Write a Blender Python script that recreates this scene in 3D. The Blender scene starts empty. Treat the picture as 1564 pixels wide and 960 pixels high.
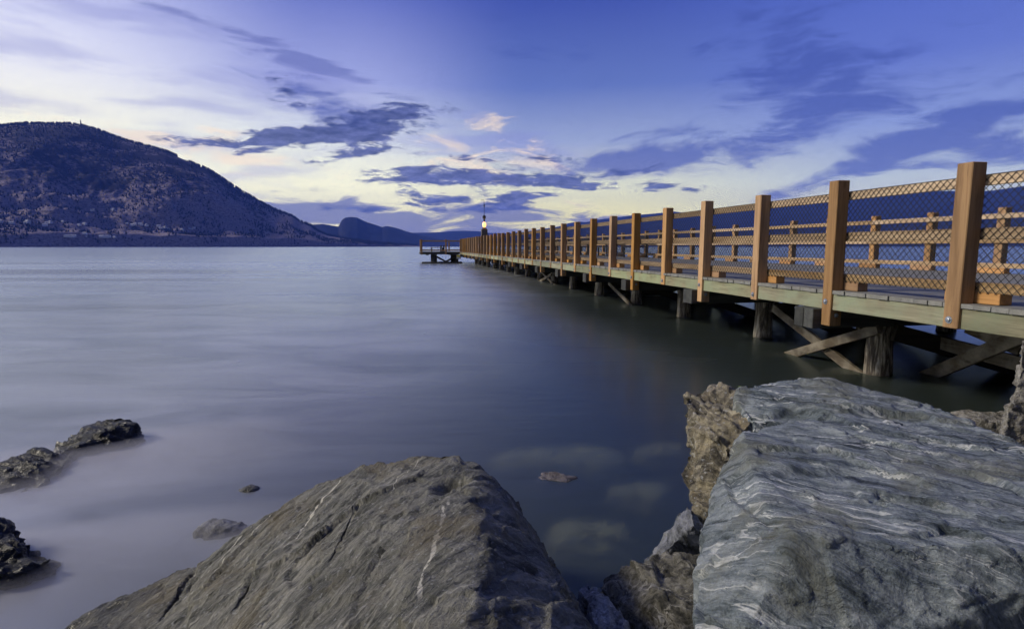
import bpy, bmesh, math, random
import numpy as np
from mathutils import Vector, Matrix, noise
R = math.radians
random.seed(7)
C = bpy.context.scene.collection
scene = bpy.context.scene
F, PITCH, HC, AL = 864.4, 0.1192, 1.5, 0.1785
PL = 4.576            # lateral distance of the near railing from the lens
PW = 5.78             # pier width
ZD = HC - 0.471       # deck height over the lake

# ------------------------------------------------------------------ helpers
def ray(px, py):
    c, s = math.cos(PITCH), math.sin(PITCH)
    a, b = (px - 782) / F, -(py - 480) / F
    return Vector((a, c + b * s, -s + b * c))
def P(px, py, z=None, y=None):
    d = ray(px, py)
    t = (z - HC) / d.z if z is not None else y / d.y
    return Vector((d.x * t, d.y * t, HC + d.z * t))

def props(o, label=None, cat=None, group=None, kind=None):
    if label: o['label'] = label
    if cat: o['category'] = cat
    if group: o['group'] = group
    if kind: o['kind'] = kind
    return o
def empty(name, loc=(0, 0, 0), rz=0):
    o = bpy.data.objects.new(name, None); C.objects.link(o)
    o.location = loc; o.rotation_euler = (0, 0, rz); o.empty_display_size = .2
    return o
def link(name, me, mat, parent=None, loc=(0, 0, 0)):
    o = bpy.data.objects.new(name, me); C.objects.link(o)
    if mat and not me.materials: me.materials.append(mat)
    o.parent = parent; o.location = loc
    return o
class MB:
    def __init__(s): s.v = []; s.f = []
    def box(s, x0, x1, y0, y1, z0, z1, jit=0):
        n = len(s.v)
        for z in (z0, z1):
            for x, y in ((x0, y0), (x1, y0), (x1, y1), (x0, y1)):
                s.v.append((x + random.uniform(-jit, jit), y + random.uniform(-jit, jit), z + random.uniform(-jit, jit)))
        for q in ((0, 3, 2, 1), (4, 5, 6, 7), (0, 1, 5, 4), (1, 2, 6, 5), (2, 3, 7, 6), (3, 0, 4, 7)):
            s.f.append(tuple(n + i for i in q))
        return s
    def bar(s, a, b, w, h, up=(0, 0, 1)):
        a = Vector(a); b = Vector(b); d = (b - a).normalized(); up = Vector(up)
        r = d.cross(up).normalized(); u = r.cross(d).normalized(); n = len(s.v)
        for p in (a, b):
            for i, j in ((-1, -1), (1, -1), (1, 1), (-1, 1)):
                s.v.append(tuple(p + r * (w / 2 * i) + u * (h / 2 * j)))
        for q in ((0, 3, 2, 1), (4, 5, 6, 7), (0, 1, 5, 4), (1, 2, 6, 5), (2, 3, 7, 6), (3, 0, 4, 7)):
            s.f.append(tuple(n + i for i in q))
        return s
    def lathe(s, prof, n=16, c=(0, 0, 0), wob=0):
        b = len(s.v)
        for r, z in prof:
            for k in range(n):
                a = 2 * math.pi * k / n
                rr = r * (1 + random.uniform(-wob, wob))
                s.v.append((c[0] + rr * math.cos(a), c[1] + rr * math.sin(a), c[2] + z))
        for i in range(len(prof) - 1):
            for k in range(n):
                k2 = (k + 1) % n
                s.f.append((b + i * n + k, b + i * n + k2, b + (i + 1) * n + k2, b + (i + 1) * n + k))
        s.f.append(tuple(b + k for k in reversed(range(n))))
        s.f.append(tuple(b + (len(prof) - 1) * n + k for k in range(n)))
        return s
    def mesh(s, name, bevel=0, smooth=False, seg=1):
        me = bpy.data.meshes.new(name); me.from_pydata(s.v, [], s.f); me.validate()
        bm = bmesh.new(); bm.from_mesh(me)
        if bevel:
            bmesh.ops.bevel(bm, geom=bm.edges[:], offset=bevel, segments=seg, affect='EDGES', profile=.6)
        bmesh.ops.recalc_face_normals(bm, faces=bm.faces[:])
        bm.to_mesh(me); bm.free()
        if smooth:
            me.polygons.foreach_set('use_smooth', [True] * len(me.polygons))
        return me

# ------------------------------------------------------------------ node expressions
class NT:
    def __init__(s, nt): s.nt = nt; nt.nodes.clear()
    def n(s, t, **k):
        nd = s.nt.nodes.new(t)
        for a, b in k.items(): setattr(nd, a, b)
        return nd
    def put(s, sock, v):
        if isinstance(v, E): s.nt.links.new(v.o, sock)
        elif isinstance(v, bpy.types.NodeSocket): s.nt.links.new(v, sock)
        else: sock.default_value = v
    def m(s, op, a, b=None, c=None, clamp=False):
        nd = s.n('ShaderNodeMath', operation=op, use_clamp=clamp)
        s.put(nd.inputs[0], a)
        if b is not None: s.put(nd.inputs[1], b)
        if c is not None: s.put(nd.inputs[2], c)
        return E(s, nd.outputs[0])
    def sm(s, x, a, b, t0=0., t1=1.):
        nd = s.n('ShaderNodeMapRange', interpolation_type='SMOOTHSTEP')
        s.put(nd.inputs[0], x); nd.inputs[1].default_value = a; nd.inputs[2].default_value = b
        nd.inputs[3].default_value = t0; nd.inputs[4].default_value = t1
        return E(s, nd.outputs[0])
    def lin(s, x, a, b, t0=0., t1=1.):
        nd = s.n('ShaderNodeMapRange'); nd.clamp = True
        s.put(nd.inputs[0], x); nd.inputs[1].default_value = a; nd.inputs[2].default_value = b
        nd.inputs[3].default_value = t0; nd.inputs[4].default_value = t1
        return E(s, nd.outputs[0])
    def mix(s, f, a, b, blend='MIX'):
        nd = s.n('ShaderNodeMix', data_type='RGBA', blend_type=blend)
        s.put(nd.inputs[0], f)
        for i, v in ((6, a), (7, b)):
            s.put(nd.inputs[i], (*v, 1) if isinstance(v, tuple) and len(v) == 3 else v)
        return E(s, nd.outputs[2])
    def ramp(s, f, pts, interp='LINEAR'):
        nd = s.n('ShaderNodeValToRGB'); cr = nd.color_ramp; cr.interpolation = interp
        while len(cr.elements) < len(pts): cr.elements.new(.5)
        for e, (p, c) in zip(cr.elements, pts): e.position = p; e.color = (*c, 1) if len(c) == 3 else c
        s.put(nd.inputs[0], f); return E(s, nd.outputs[0])
    def noise(s, v, scale, detail=4, rough=.55, dist=0, out=0, ntype=None):
        nd = s.n('ShaderNodeTexNoise')
        if ntype: nd.noise_type = ntype
        s.put(nd.inputs['Vector'], v); nd.inputs['Scale'].default_value = scale
        nd.inputs['Detail'].default_value = detail; nd.inputs['Roughness'].default_value = rough
        nd.inputs['Distortion'].default_value = dist
        return E(s, nd.outputs[out])
    def xyz(s, x, y, z):
        nd = s.n('ShaderNodeCombineXYZ')
        for i, v in enumerate((x, y, z)): s.put(nd.inputs[i], v)
        return E(s, nd.outputs[0])
    def sep(s, v):
        nd = s.n('ShaderNodeSeparateXYZ'); s.put(nd.inputs[0], v)
        return [E(s, o) for o in nd.outputs]
    def map(s, v, loc=(0, 0, 0), rot=(0, 0, 0), sc=(1, 1, 1)):
        nd = s.n('ShaderNodeMapping'); s.put(nd.inputs[0], v)
        nd.inputs[1].default_value = loc; nd.inputs[2].default_value = rot; nd.inputs[3].default_value = sc
        return E(s, nd.outputs[0])
    def vadd(s, a, b, op='ADD'):
        nd = s.n('ShaderNodeVectorMath', operation=op); s.put(nd.inputs[0], a); s.put(nd.inputs[1], b)
        return E(s, nd.outputs[0])
    def vscale(s, a, k):
        nd = s.n('ShaderNodeVectorMath', operation='SCALE'); s.put(nd.inputs[0], a); s.put(nd.inputs[3], k)
        return E(s, nd.outputs[0])
    def dot(s, a, b):
        nd = s.n('ShaderNodeVectorMath', operation='DOT_PRODUCT'); s.put(nd.inputs[0], a); s.put(nd.inputs[1], b)
        return E(s, nd.outputs[1])
    def co(s, which='Object'):
        return E(s, s.n('ShaderNodeTexCoord').outputs[which])
    def rnd(s):
        return E(s, s.n('ShaderNodeObjectInfo').outputs['Random'])
    def bump(s, h, strength=.5, dist=.01, nrm=None):
        nd = s.n('ShaderNodeBump'); s.put(nd.inputs['Height'], h)
        nd.inputs['Strength'].default_value = strength; nd.inputs['Distance'].default_value = dist
        if nrm is not None: s.put(nd.inputs['Normal'], nrm)
        return E(s, nd.outputs[0])
    def principled(s, **k):
        b = s.n('ShaderNodeBsdfPrincipled')
        for a, v in k.items():
            a = a.replace('_', ' ')
            if isinstance(v, tuple) and len(v) == 3: v = (*v, 1)
            s.put(b.inputs[a], v)
        return b
    def out(s, sh, vol=None):
        o = s.n('ShaderNodeOutputMaterial')
        if sh is not None: s.nt.links.new(sh, o.inputs[0])
        if vol is not None: s.nt.links.new(vol, o.inputs[1])
class E:
    def __init__(s, b, o): s.b = b; s.o = o
    def __add__(s, x): return s.b.m('ADD', s, x)
    __radd__ = __add__
    def __sub__(s, x): return s.b.m('SUBTRACT', s, x)
    def __rsub__(s, x): return s.b.m('SUBTRACT', x, s)
    def __mul__(s, x): return s.b.m('MULTIPLY', s, x)
    __rmul__ = __mul__
    def __truediv__(s, x): return s.b.m('DIVIDE', s, x)
    def __rtruediv__(s, x): return s.b.m('DIVIDE', x, s)
    def abs(s): return s.b.m('ABSOLUTE', s, 0.)
    def sat(s): return s.b.m('ADD', s, 0., clamp=True)
def mat(name):
    m = bpy.data.materials.new(name); m.use_nodes = True
    return m, NT(m.node_tree)

# ------------------------------------------------------------------ camera, render
cd = bpy.data.cameras.new('camera'); cam = bpy.data.objects.new('camera', cd); C.objects.link(cam)
cam.location = (0, 0, HC); cam.rotation_euler = (math.pi / 2 - PITCH, 0, 0)
cd.sensor_width = 36; cd.lens = F / 1564 * 36; cd.clip_start = .05; cd.clip_end = 60000
scene.camera = cam
scene.render.engine = 'CYCLES'
cy = scene.cycles
cy.use_denoising = True; cy.use_adaptive_sampling = True; cy.adaptive_threshold = .025; cy.adaptive_min_samples = 16
cy.max_bounces = 6; cy.diffuse_bounces = 2; cy.glossy_bounces = 3
cy.transparent_max_bounces = 16; cy.volume_bounces = 1; cy.transmission_bounces = 3
cy.sample_clamp_indirect = 4
scene.view_settings.view_transform = 'Standard'; scene.view_settings.look = 'None'
scene.view_settings.gamma = 1; scene.view_settings.exposure = 0

# ------------------------------------------------------------------ sky
SUN_DIR = Vector((-.84, .02, .54)).normalized()
w = bpy.data.worlds.new('World'); scene.world = w; w.use_nodes = True
w.cycles.sampling_method = 'NONE'
def lin_(c): return tuple(((x / 255 + .055) / 1.055) ** 2.4 if x > 10 else x / 3294 for x in c)
def build_sky():
    b = NT(w.node_tree)
    d = b.co('Generated'); x, y, z = b.sep(d)
    az = b.m('ARCTAN2', x, y) * (180 / math.pi)          # 0 = along the view, + = right
    el = b.m('ARCSINE', z) * (180 / math.pi)
    e = b.lin(el, 0, 60)
    def col(pts): return b.ramp(e, [(a / 60, lin_(c)) for a, c in pts])
    L = col([(0, (248, 240, 190)), (9, (248, 244, 212)), (14, (228, 228, 234)), (20, (186, 190, 230)), (30, (130, 142, 208)), (60, (80, 98, 165))])
    M1 = col([(0, (216, 204, 150)), (3, (250, 242, 180)), (6, (248, 244, 198)), (10, (220, 224, 218)), (15, (156, 163, 210)), (22, (98, 110, 184)), (40, (66, 82, 155)), (60, (58, 74, 140))])
    M2 = col([(0, (168, 160, 140)), (3, (240, 230, 150)), (6, (218, 218, 178)), (10, (148, 160, 190)), (15, (92, 111, 174)), (22, (60, 77, 158)), (40, (50, 70, 145)), (60, (50, 66, 132))])
    Rr = col([(0, (194, 192, 165)), (3, (210, 210, 180)), (6, (176, 186, 188)), (10, (130, 146, 194)), (15, (94, 112, 188)), (22, (72, 92, 180)), (40, (56, 74, 150)), (60, (50, 66, 132))])
    a = az.abs()
    left = b.mix(b.sm(az, -40, -18), L, M1)
    c = b.mix(b.sm(az, -16, 2), left, M2)
    c = b.mix(b.sm(az, 8, 34), c, Rr)
    # the glow of the set sun fades round the back of the sky
    back = b.sm(y, .5, -.25)
    c = b.mix(back * .85, c, lin_((60, 66, 86)))
    # ---- clouds: coordinates in degrees, stretched along their drift
    P0 = b.xyz(az, el, 0.)
    warp = b.noise(P0, .10, 3, .5, out=1); warp.o.node.noise_dimensions = '2D'
    wv = b.vscale(b.vadd(warp, (.5, .5, .5), 'SUBTRACT'), 3.)
    def ell(cx, cy, rx, ry, rot):
        nd = b.n('ShaderNodeMapping', vector_type='TEXTURE'); b.put(nd.inputs[0], P0)
        nd.inputs[1].default_value = (cx, cy, 0); nd.inputs[2].default_value = (0, 0, R(rot)); nd.inputs[3].default_value = (rx * 1.5, ry * 1.5, 1)
        g = b.n('ShaderNodeTexGradient', gradient_type='SPHERICAL'); b.put(g.inputs[0], E(b, nd.outputs[0]))
        return E(b, g.outputs['Fac'])
    def layer(items, rot, sc, scale, detail, rough, dist, lo, hi, warpk=1., bias=0.):
        v = b.map(b.vadd(P0, b.vscale(wv, warpk)), rot=(0, 0, R(rot)), sc=sc)
        n = b.noise(v, scale, detail, rough, dist); n.o.node.noise_dimensions = '2D'
        n = (n - .5) * 1.7 + .5; f = None
        for it in items:
            f = b.m('MULTIPLY_ADD', ell(*it[:5]), it[5] * 1.15, 0. if f is None else f)
        return b.sm(n + f + bias, lo, hi) * b.sm(f, .0, .12)
    def pos(px, py):   # pixel of the photo to sky angles, used only to know where the clouds hang
        r = ray(px, py); return math.degrees(math.atan2(r.x, r.y)), math.degrees(math.asin(r.z / r.length))
    def it(px, py, rx, ry, rot, k): return (*pos(px, py), rx, ry, rot, k)
    # veils, pale violet
    veil = layer([it(230, 120, 16, 5, -8, .30), it(520, 150, 16, 2.2, -14, .3), it(720, 225, 12, 3, 5, .25), it(120, 250, 18, 4, 0, .24)],
                 8, (.22, 1.6, 1), .35, 3, .5, .1, .56, 1.1, .5)
    c = b.mix(veil * .42, c, lin_((126, 130, 190)))
    pink = layer([it(720, 235, 8, 2.2, -8, .34), it(300, 225, 12, 1.5, -4, .3), it(900, 320, 9, 1.2, -6, .34), it(760, 190, 2.5, 1, 0, .3)],
                 0, (.35, 1.4, 1), .5, 5, .6, .4, .66, 1.05)
    c = b.mix(pink * .6, c, lin_((252, 228, 188)))
    # long streak
    streak = layer([it(380, 66, 11, .75, -14.0, .5), it(500, 100, 8, .7, -16, .5)], 14, (.16, 1.3, 1), .8, 4, .55, .2, .74, 1.15, .25)
    c = b.mix(streak * .62, c, lin_((88, 96, 160)))
    # broad blue-grey wisps right of the middle
    wis = layer([it(1190, 60, 8, 4, -30, .34), it(1170, 140, 3.4, 5, 10, .30), it(1290, 130, 5.5, 3.2, -20, .36), it(1220, 200, 6, 1.8, 24, .42), it(1340, 225, 9, .9, 24, .44), it(1430, 205, 5, .8, 20, .34),
                 it(1040, 238, 6.5, 1.9, 2, .42), it(940, 250, 8, 1.0, 8, .35), it(1525, 225, 8, 2.6, 4, .46), it(1540, 165, 4, .5, 0, .34), it(830, 80, 7, 3, -35, .18), it(1500, 100, 9, 4, 20, .14), it(1300, 262, 6, .7, 16, .3), it(570, 183, 6.5, 1.7, 8, .44), it(450, 142, 4.5, 1.6, -10, .40), it(960, 246, 8, 1.3, 2, .42), it(1380, 240, 6, .6, 20, .36), it(980, 205, 6, .6, 8, .26)],
                -14, (.36, 1.6, 1), .45, 7, .64, .25, .62, 1.22, 1.0)
    c = b.mix(wis * .80, c, lin_((62, 78, 152)))
    # grey bank low over the far hills
    bank = layer([it(700, 350, 20, 1.5, 0, .5), it(450, 318, 8, 1.5, -6, .40), it(620, 322, 13, 1.0, 0, .38), it(830, 322, 9, .8, 0, .3), it(940, 336, 9, .7, 0, .25)],
                 0, (.3, 1.5, 1), .5, 5, .6, .4, .68, 1.0, .5)
    c = b.mix(bank * .85, c, lin_((92, 98, 140)))
    # the dark ragged clouds
    dk = layer([it(320, 219, 4.3, .48, 2, .62), it(385, 232, 1.8, .3, 8, .52), it(425, 210, 4, .8, 4, .5), it(470, 205, 4, .8, 6, .46), it(575, 190, 4.8, 1.7, 12, .52), it(435, 137, 2.6, 1.3, -12, .36), it(620, 170, 5, .6, 6, .36), it(540, 205, 7, 1.3, 6, .36),
                it(640, 272, 5.8, .75, 3, .60), it(760, 272, 7, 1.0, -2, .58), it(880, 281, 6, .65, -3, .58), it(1010, 284, 2.4, .5, 0, .5), it(1060, 289, 2.2, .3, 2, .46), it(600, 258, 4.5, .4, 6, .42),
                it(610, 292, 1.7, .45, 4, .46), it(665, 306, 3.6, .5, 2, .5), it(790, 308, 3.4, .8, 8, .52), it(735, 300, 6, .5, 0, .42), it(545, 318, 3.6, .4, 0, .44), it(700, 318, 6, .45, 0, .4), it(520, 240, 4, .5, 14, .42), it(960, 262, 5, .5, 2, .4), it(570, 232, 3, .4, 10, .4), it(700, 240, 4, .4, -4, .36), it(830, 240, 5, .5, 4, .4), it(470, 290, 3, .3, 2, .4), it(1250, 262, 1, .2, 0, .1)],
               -4, (.34, 1.5, 1), 1.0, 7, .66, .2, .74, 1.08, .4)
    tone = b.noise(b.map(P0, sc=(.5, 1.6, 1)), 1.1, 5, .6)
    c = b.mix(dk * .93, c, b.mix(b.lin(tone, .38, .64), lin_((40, 50, 94)), lin_((88, 96, 146))))
    bg = b.n('ShaderNodeBackground'); b.put(bg.inputs[0], c)
    b.put(bg.inputs[1], b.m('EXPONENT', b.m('MINIMUM', .05 / b.m('MAXIMUM', z, .03), .5)) * 1.04)
    sk = b.n('ShaderNodeTexSky', sky_type='NISHITA'); sk.sun_disc = False
    sk.sun_elevation = math.asin(SUN_DIR.z); sk.sun_rotation = math.atan2(SUN_DIR.x, SUN_DIR.y)
    bg2 = b.n('ShaderNodeBackground'); b.put(bg2.inputs[0], E(b, sk.outputs[0])); bg2.inputs[1].default_value = .004
    ad = b.n('ShaderNodeAddShader'); b.nt.links.new(bg.outputs[0], ad.inputs[0]); b.nt.links.new(bg2.outputs[0], ad.inputs[1])
    o = b.n('ShaderNodeOutputWorld'); b.nt.links.new(ad.outputs[0], o.inputs[0])
build_sky()
sd = bpy.data.lights.new('sun', 'SUN'); so = bpy.data.objects.new('sun', sd); C.objects.link(so)
sd.energy = 3.3; sd.angle = R(11); sd.color = (1, .91, .75)
so.rotation_euler = SUN_DIR.to_track_quat('Z', 'Y').to_euler(); so.location = (-6, -4, 8)

# ------------------------------------------------------------------ materials
def wood(name, light, dark, axis=2, grey=None, greyamt=0, scale=1, green=None):
    m, b = mat(name)
    o = b.co(); r = b.rnd()
    o = b.vadd(o, b.xyz(r * 37., r * 11., r * 23.))
    sc = [14 * scale] * 3; sc[axis] = .9 * scale
    v = b.map(o, sc=tuple(sc))
    g = b.noise(v, 1., 6, .65, .6); big = b.noise(b.map(o, sc=tuple(2.2 if i != axis else .8 for i in range(3))), 1.3, 3, .5)
    fine = b.noise(b.map(o, sc=tuple(90 if i != axis else 4 for i in range(3))), 1., 3, .6)
    c = b.mix(b.lin(g, .36, .62), dark, light)
    c = b.mix(b.lin(fine, .56, .72) * .55, c, tuple(x * .55 for x in dark))
    c = b.mix(b.lin(big, .4, .75) * .5, c, tuple(x * .62 for x in light))
    if grey: c = b.mix(b.lin(b.noise(o, 3.5, 5, .6), .42, .62) * greyamt, c, grey)
    if green: c = b.mix(b.lin(b.noise(o, 2.2, 4, .6), .40, .62), c, green)
    hv = b.n('ShaderNodeHueSaturation'); b.put(hv.inputs['Color'], c); b.put(hv.inputs['Value'], r * .52 + .70); b.put(hv.inputs['Saturation'], b.m('FRACT', r * 7.3) * .3 + .78)
    ob = b.rnd()
    c = E(b, hv.outputs[0])
    vk = b.n('ShaderNodeTexVoronoi'); b.put(vk.inputs['Vector'], b.map(o, sc=tuple(3.4 if i != axis else 1.5 for i in range(3)))); vk.inputs['Scale'].default_value = 1.
    kn = b.sm(E(b, vk.outputs['Distance']), .10, .03)
    c = b.mix(kn * .7, c, tuple(x * .3 for x in dark))
    nb = b.bump(g * .6 + fine * .5 - kn * .4, .5, .004)
    p = b.principled(Base_Color=c, Roughness=b.lin(g, .3, .7, .62, .85), Normal=nb)
    p.inputs['Specular IOR Level'].default_value = .3
    b.out(p.outputs[0]); return m
M_post = wood('cedar_post', (.54, .305, .115), (.30, .15, .048), 2)
M_rail = wood('cedar_rail', (.58, .41, .235), (.30, .185, .09), 1)
M_block = wood('cedar_block', (.58, .31, .11), (.36, .17, .05), 1)
M_deck = wood('weathered_deck', (.36, .36, .34), (.24, .24, .225), 0, scale=.8)
M_edge = wood('treated_edge_beam', (.37, .35, .22), (.17, .15, .085), 1, green=(.27, .31, .19), scale=1.4)
M_cap = wood('dark_pile_cap', (.085, .088, .085), (.035, .038, .038), 0)
M_brace = wood('weathered_brace', (.15, .118, .078), (.03, .022, .015), 1, (.30, .27, .22), .7, scale=1.5)
M_darkbrace = wood('dark_brace', (.06, .05, .035), (.025, .02, .015), 0)
def pile_mat():
    m, b = mat('weathered_pile')
    o = b.co(); r = b.rnd(); o2 = b.vadd(o, b.xyz(r * 31., r * 17., 0.))
    v = b.map(o2, sc=(9, 9, .9)); g = b.noise(v, 1.6, 6, .7, 1.2)
    f = b.noise(b.map(o2, sc=(40, 40, 3)), 1., 4, .6)
    c = b.ramp(g, [(.36, (.03, .024, .018)), (.47, (.10, .08, .06)), (.55, (.34, .30, .24)), (.66, (.62, .58, .50))])
    z = b.sep(b.co())[2]
    wet = b.sm(z + b.noise(o2, 6, 3) * .25,   .24, .04)
    c = b.mix(wet * .8, c, (.055, .038, .02))
    p = b.principled(Base_Color=c, Roughness=b.lin(wet, 0, 1, .85, .4), Normal=b.bump(g * .8 + f * .4, .9, .02))
    b.out(p.outputs[0]); return m
M_pile = pile_mat()
def simple(name, col, rough=.5, metal=0, emit=None, es=0, nz=.15, nscale=20):
    m, b = mat(name)
    o = b.co(); n = b.noise(o, nscale, 4, .6)
    c = b.mix(b.lin(n, .3, .7), tuple(x * (1 - nz) for x in col), tuple(min(1, x * (1 + nz)) for x in col))
    k = dict(Base_Color=c, Roughness=rough, Metallic=metal)
    p = b.principled(**k)
    if emit:
        p.inputs['Emission Color'].default_value = (*emit, 1); p.inputs['Emission Strength'].default_value = es
    b.out(p.outputs[0]); return m
M_wire = simple('black_vinyl_wire', (.012, .012, .013), .6)
M_bolt = simple('galvanised_bolt', (.42, .45, .5), .35, .8, nz=.4, nscale=90)
M_black = simple('black_steel', (.02, .02, .024), .5, .3)
M_tower = simple('lamp_column_paint', (.10, .085, .085), .6)
M_bulb = simple('lit_lamp_glass', (1, .8, .5), .3, emit=(1, .42, .11), es=2.7)
M_yellow = simple('yellow_sign_paint', (.75, .62, .06), .5)
M_white = simple('white_sign_paint', (.62, .64, .66), .5)

# ------------------------------------------------------------------ pier
S0 = [4.024, 5.49, 6.84, 8.26, 9.62, 11.06, 12.42, 13.8]
for k in range(1, 30): S0.append(13.8 + 1.4 * k)
S_near = [S0[0] - 1.4 * k for k in (4, 3, 2, 1)] + S0            # four more posts run back to the shore
S_near = [s for s in S_near if s < 52.9]
S_END = S_near[-1]
S_far = [8.426 + 1.4017 * k for k in range(-7, 32)]
S_far = [s for s in S_far if s < S_END]
pf = dict(rz=AL)
def tag_rail(): pass
# cutting the post bodies: one long (bolted to a cap), one short
def post_mesh(name, zlo, zhi=1.155):
    return MB().box(-.07, .07, -.07, .07, zlo, zhi).mesh(name, bevel=.006)
me_short = post_mesh('post_short', -.215); me_long = post_mesh('post_long', -.41)
mb = MB()
mb.lathe([(.032, 0), (.032, .004), (.017, .0041), (.017, .016), (.012, .018)], 10)
me_bolt = mb.mesh('bolt')
me_bolt.transform(Matrix.Rotation(R(-90), 4, 'Y'))
mb = MB(); mb.lathe([(.026, 0), (.026, .004), (.014, .0041), (.014, .014)], 10)
me_bolt2 = mb.mesh('bolt_shoreward'); me_bolt2.transform(Matrix.Rotation(R(90), 4, 'X'))
PITCHW, = (.064,)
def wire_mesh(length):
    mb = MB(); z0, z1 = .085, 1.052; Hh = z1 - z0; h = .068; wdt = .0038
    ry = PITCHW / h   # dy per dz on a diagonal
    span = Hh * ry
    for sgn in (1, -1):
        k = -math.ceil(span / PITCHW) - 1
        while k * PITCHW < length + span:
            ya = k * PITCHW
            if sgn > 0: a, e = (ya, z0), (ya + span, z1)
            else: a, e = (ya + span, z0), (ya, z1)
            # clip to [0,length]
            (y0, za), (y1, zb) = a, e
            pts = []
            def at(yc): t = (yc - y0) / (y1 - y0); return (yc, za + t * (zb - za))
            lo, hi = min(y0, y1), max(y0, y1)
            L0, L1 = max(lo, 0), min(hi, length)
            k += 1
            if L1 - L0 < .004: continue
            p, q = at(L0), at(L1)
            mb.bar((sgn * .0015, p[0], p[1]), (sgn * .0015, q[0], q[1]), wdt, wdt, up=(1, 0, 0))
    # top selvage knuckles and tension wire
    mb.bar((0, 0, z1), (0, length, z1), .004, .004)
    return mb.mesh('wire_mesh')
ME_WIRE = {}
def build_railing(name, label, L, Ss, side):
    """side -1: water lies at smaller L (near railing); +1 far railing.  Rails are fixed inboard of the posts."""
    root = empty(name, (math.cos(AL) * L, math.sin(AL) * L, ZD), AL)
    props(root, label, 'railing')
    for i, s in enumerate(Ss):
        idx = i - 4 if side < 0 else i - 7
        long_ = (idx in (1, 3, 5, 7, 9, 11, 13, 15, 17, 19, 21, 23, 25, 27, 29, 31) or idx in (-1, -3)) if side < 0 else idx % 2 == 1
        p = link('post', me_long if long_ else me_short, M_post, root, (random.uniform(-.006, .006), s, random.uniform(-.018, .018)))
        p.rotation_euler = (random.uniform(-.006, .006), random.uniform(-.008, .008), random.uniform(-.03, .03))
        if s < 26:
            link('bolt', me_bolt if side < 0 else me_bolt.copy(), M_bolt, p, (-.0705 * (1 if side < 0 else -1), .012, -.145))
            if side > 0: p.children[0].rotation_euler = (0, 0, math.pi)
            if long_ and side < 0: link('bolt', me_bolt2, M_bolt, p, (.005, -.0705, -.29))
        bl = link('kerb_block', None or MB().box(.075 if side < 0 else -.20, .20 if side < 0 else -.075, -.24, .24, .001, .093).mesh('kerb_block', .004), M_block, root, (0, s + random.uniform(-.05, .03), 0))
    # rails: boards three bays long, butted on posts
    x0, x1 = (.071, .110) if side < 0 else (-.110, -.071)
    xs0, xs1 = (.078, .17) if side < 0 else (-.17, -.078)
    k = 0
    while k < len(Ss) - 1:
        k2 = min(k + 3, len(Ss) - 1); a, e = Ss[k] + .002, Ss[k2] - .002
        for nm, z0, z1, u0, u1 in (('top_rail', .965, 1.055, x0, x1), ('middle_rail', .53, .625, x0, x1), ('bottom_rail', .0945, .178, xs0, xs1)):
            j = random.uniform(-.004, .004)
            link(nm, MB().box(u0, u1, a, e, z0 + j, z1 + j, .0015).mesh(nm, .005), M_rail, root)
        xw = .064 if side < 0 else -.116 + .05 * 0 - .0
        if side > 0: xw = -.066
        ln = round(e - a, 3)
        if ln not in ME_WIRE: ME_WIRE[ln] = wire_mesh(ln)
        link('wire_mesh', ME_WIRE[ln], M_wire, root, (xw + (.003 if side < 0 else 0), a, 0))
        k = k2
    return root
build_railing('railing', 'orange timber railing with black chain link along the open water side of the pier', PL, S_near, -1)
build_railing('railing', 'timber railing on the far side of the deck, seen through the nearer chain link', PL + PW, S_far, 1)

pier = empty('pier', (0, 0, ZD), AL)
props(pier, 'long timber pier of grey planks on weathered round piles running out into the lake', 'pier')
LA, LB = PL + .02, PL + PW - .02
S_A = S_near[0] - .6
# planks
mb = MB(); s = S_A
while s < S_END + .05:
    wd = .14
    mb.box(PL - .075 + random.uniform(-.008, .008) + .01, PL + PW + .06 + random.uniform(-.02, .02), s, s + wd - .007, -.04 + random.uniform(-.002, .002), random.uniform(-.003, 0))
    s += wd
# notch: posts stand in the plank ends, which is how the real deck is cut
deck = link('deck', mb.mesh('deck'), M_deck, pier)
# edge beams and inner stringers
for k in range(0, len(S_near) - 1, 2):
    a, e = S_near[k] + .003, S_near[min(k + 2, len(S_near) - 1)] - .003
    if k == 0: a = S_A
    link('edge_beam', MB().box(PL - .045, PL + .03, a, e, -.215, -.0415, .001).mesh('edge_beam', .004), M_edge, pier)
for k in range(0, len(S_far) - 1, 2):
    a, e = S_far[k] + .003, S_far[min(k + 2, len(S_far) - 1)] - .003
    link('edge_beam', MB().box(PL + PW - .03, PL + PW + .045, a, e, -.215, -.0415, .001).mesh('edge_beam', .004), M_edge, pier)
for j in range(1, 8):
    x = PL + PW * j / 8
    link('stringer', MB().box(x - .04, x + .04, S_A, S_END, -.215, -.0425).mesh('stringer'), M_cap, pier)
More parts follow.
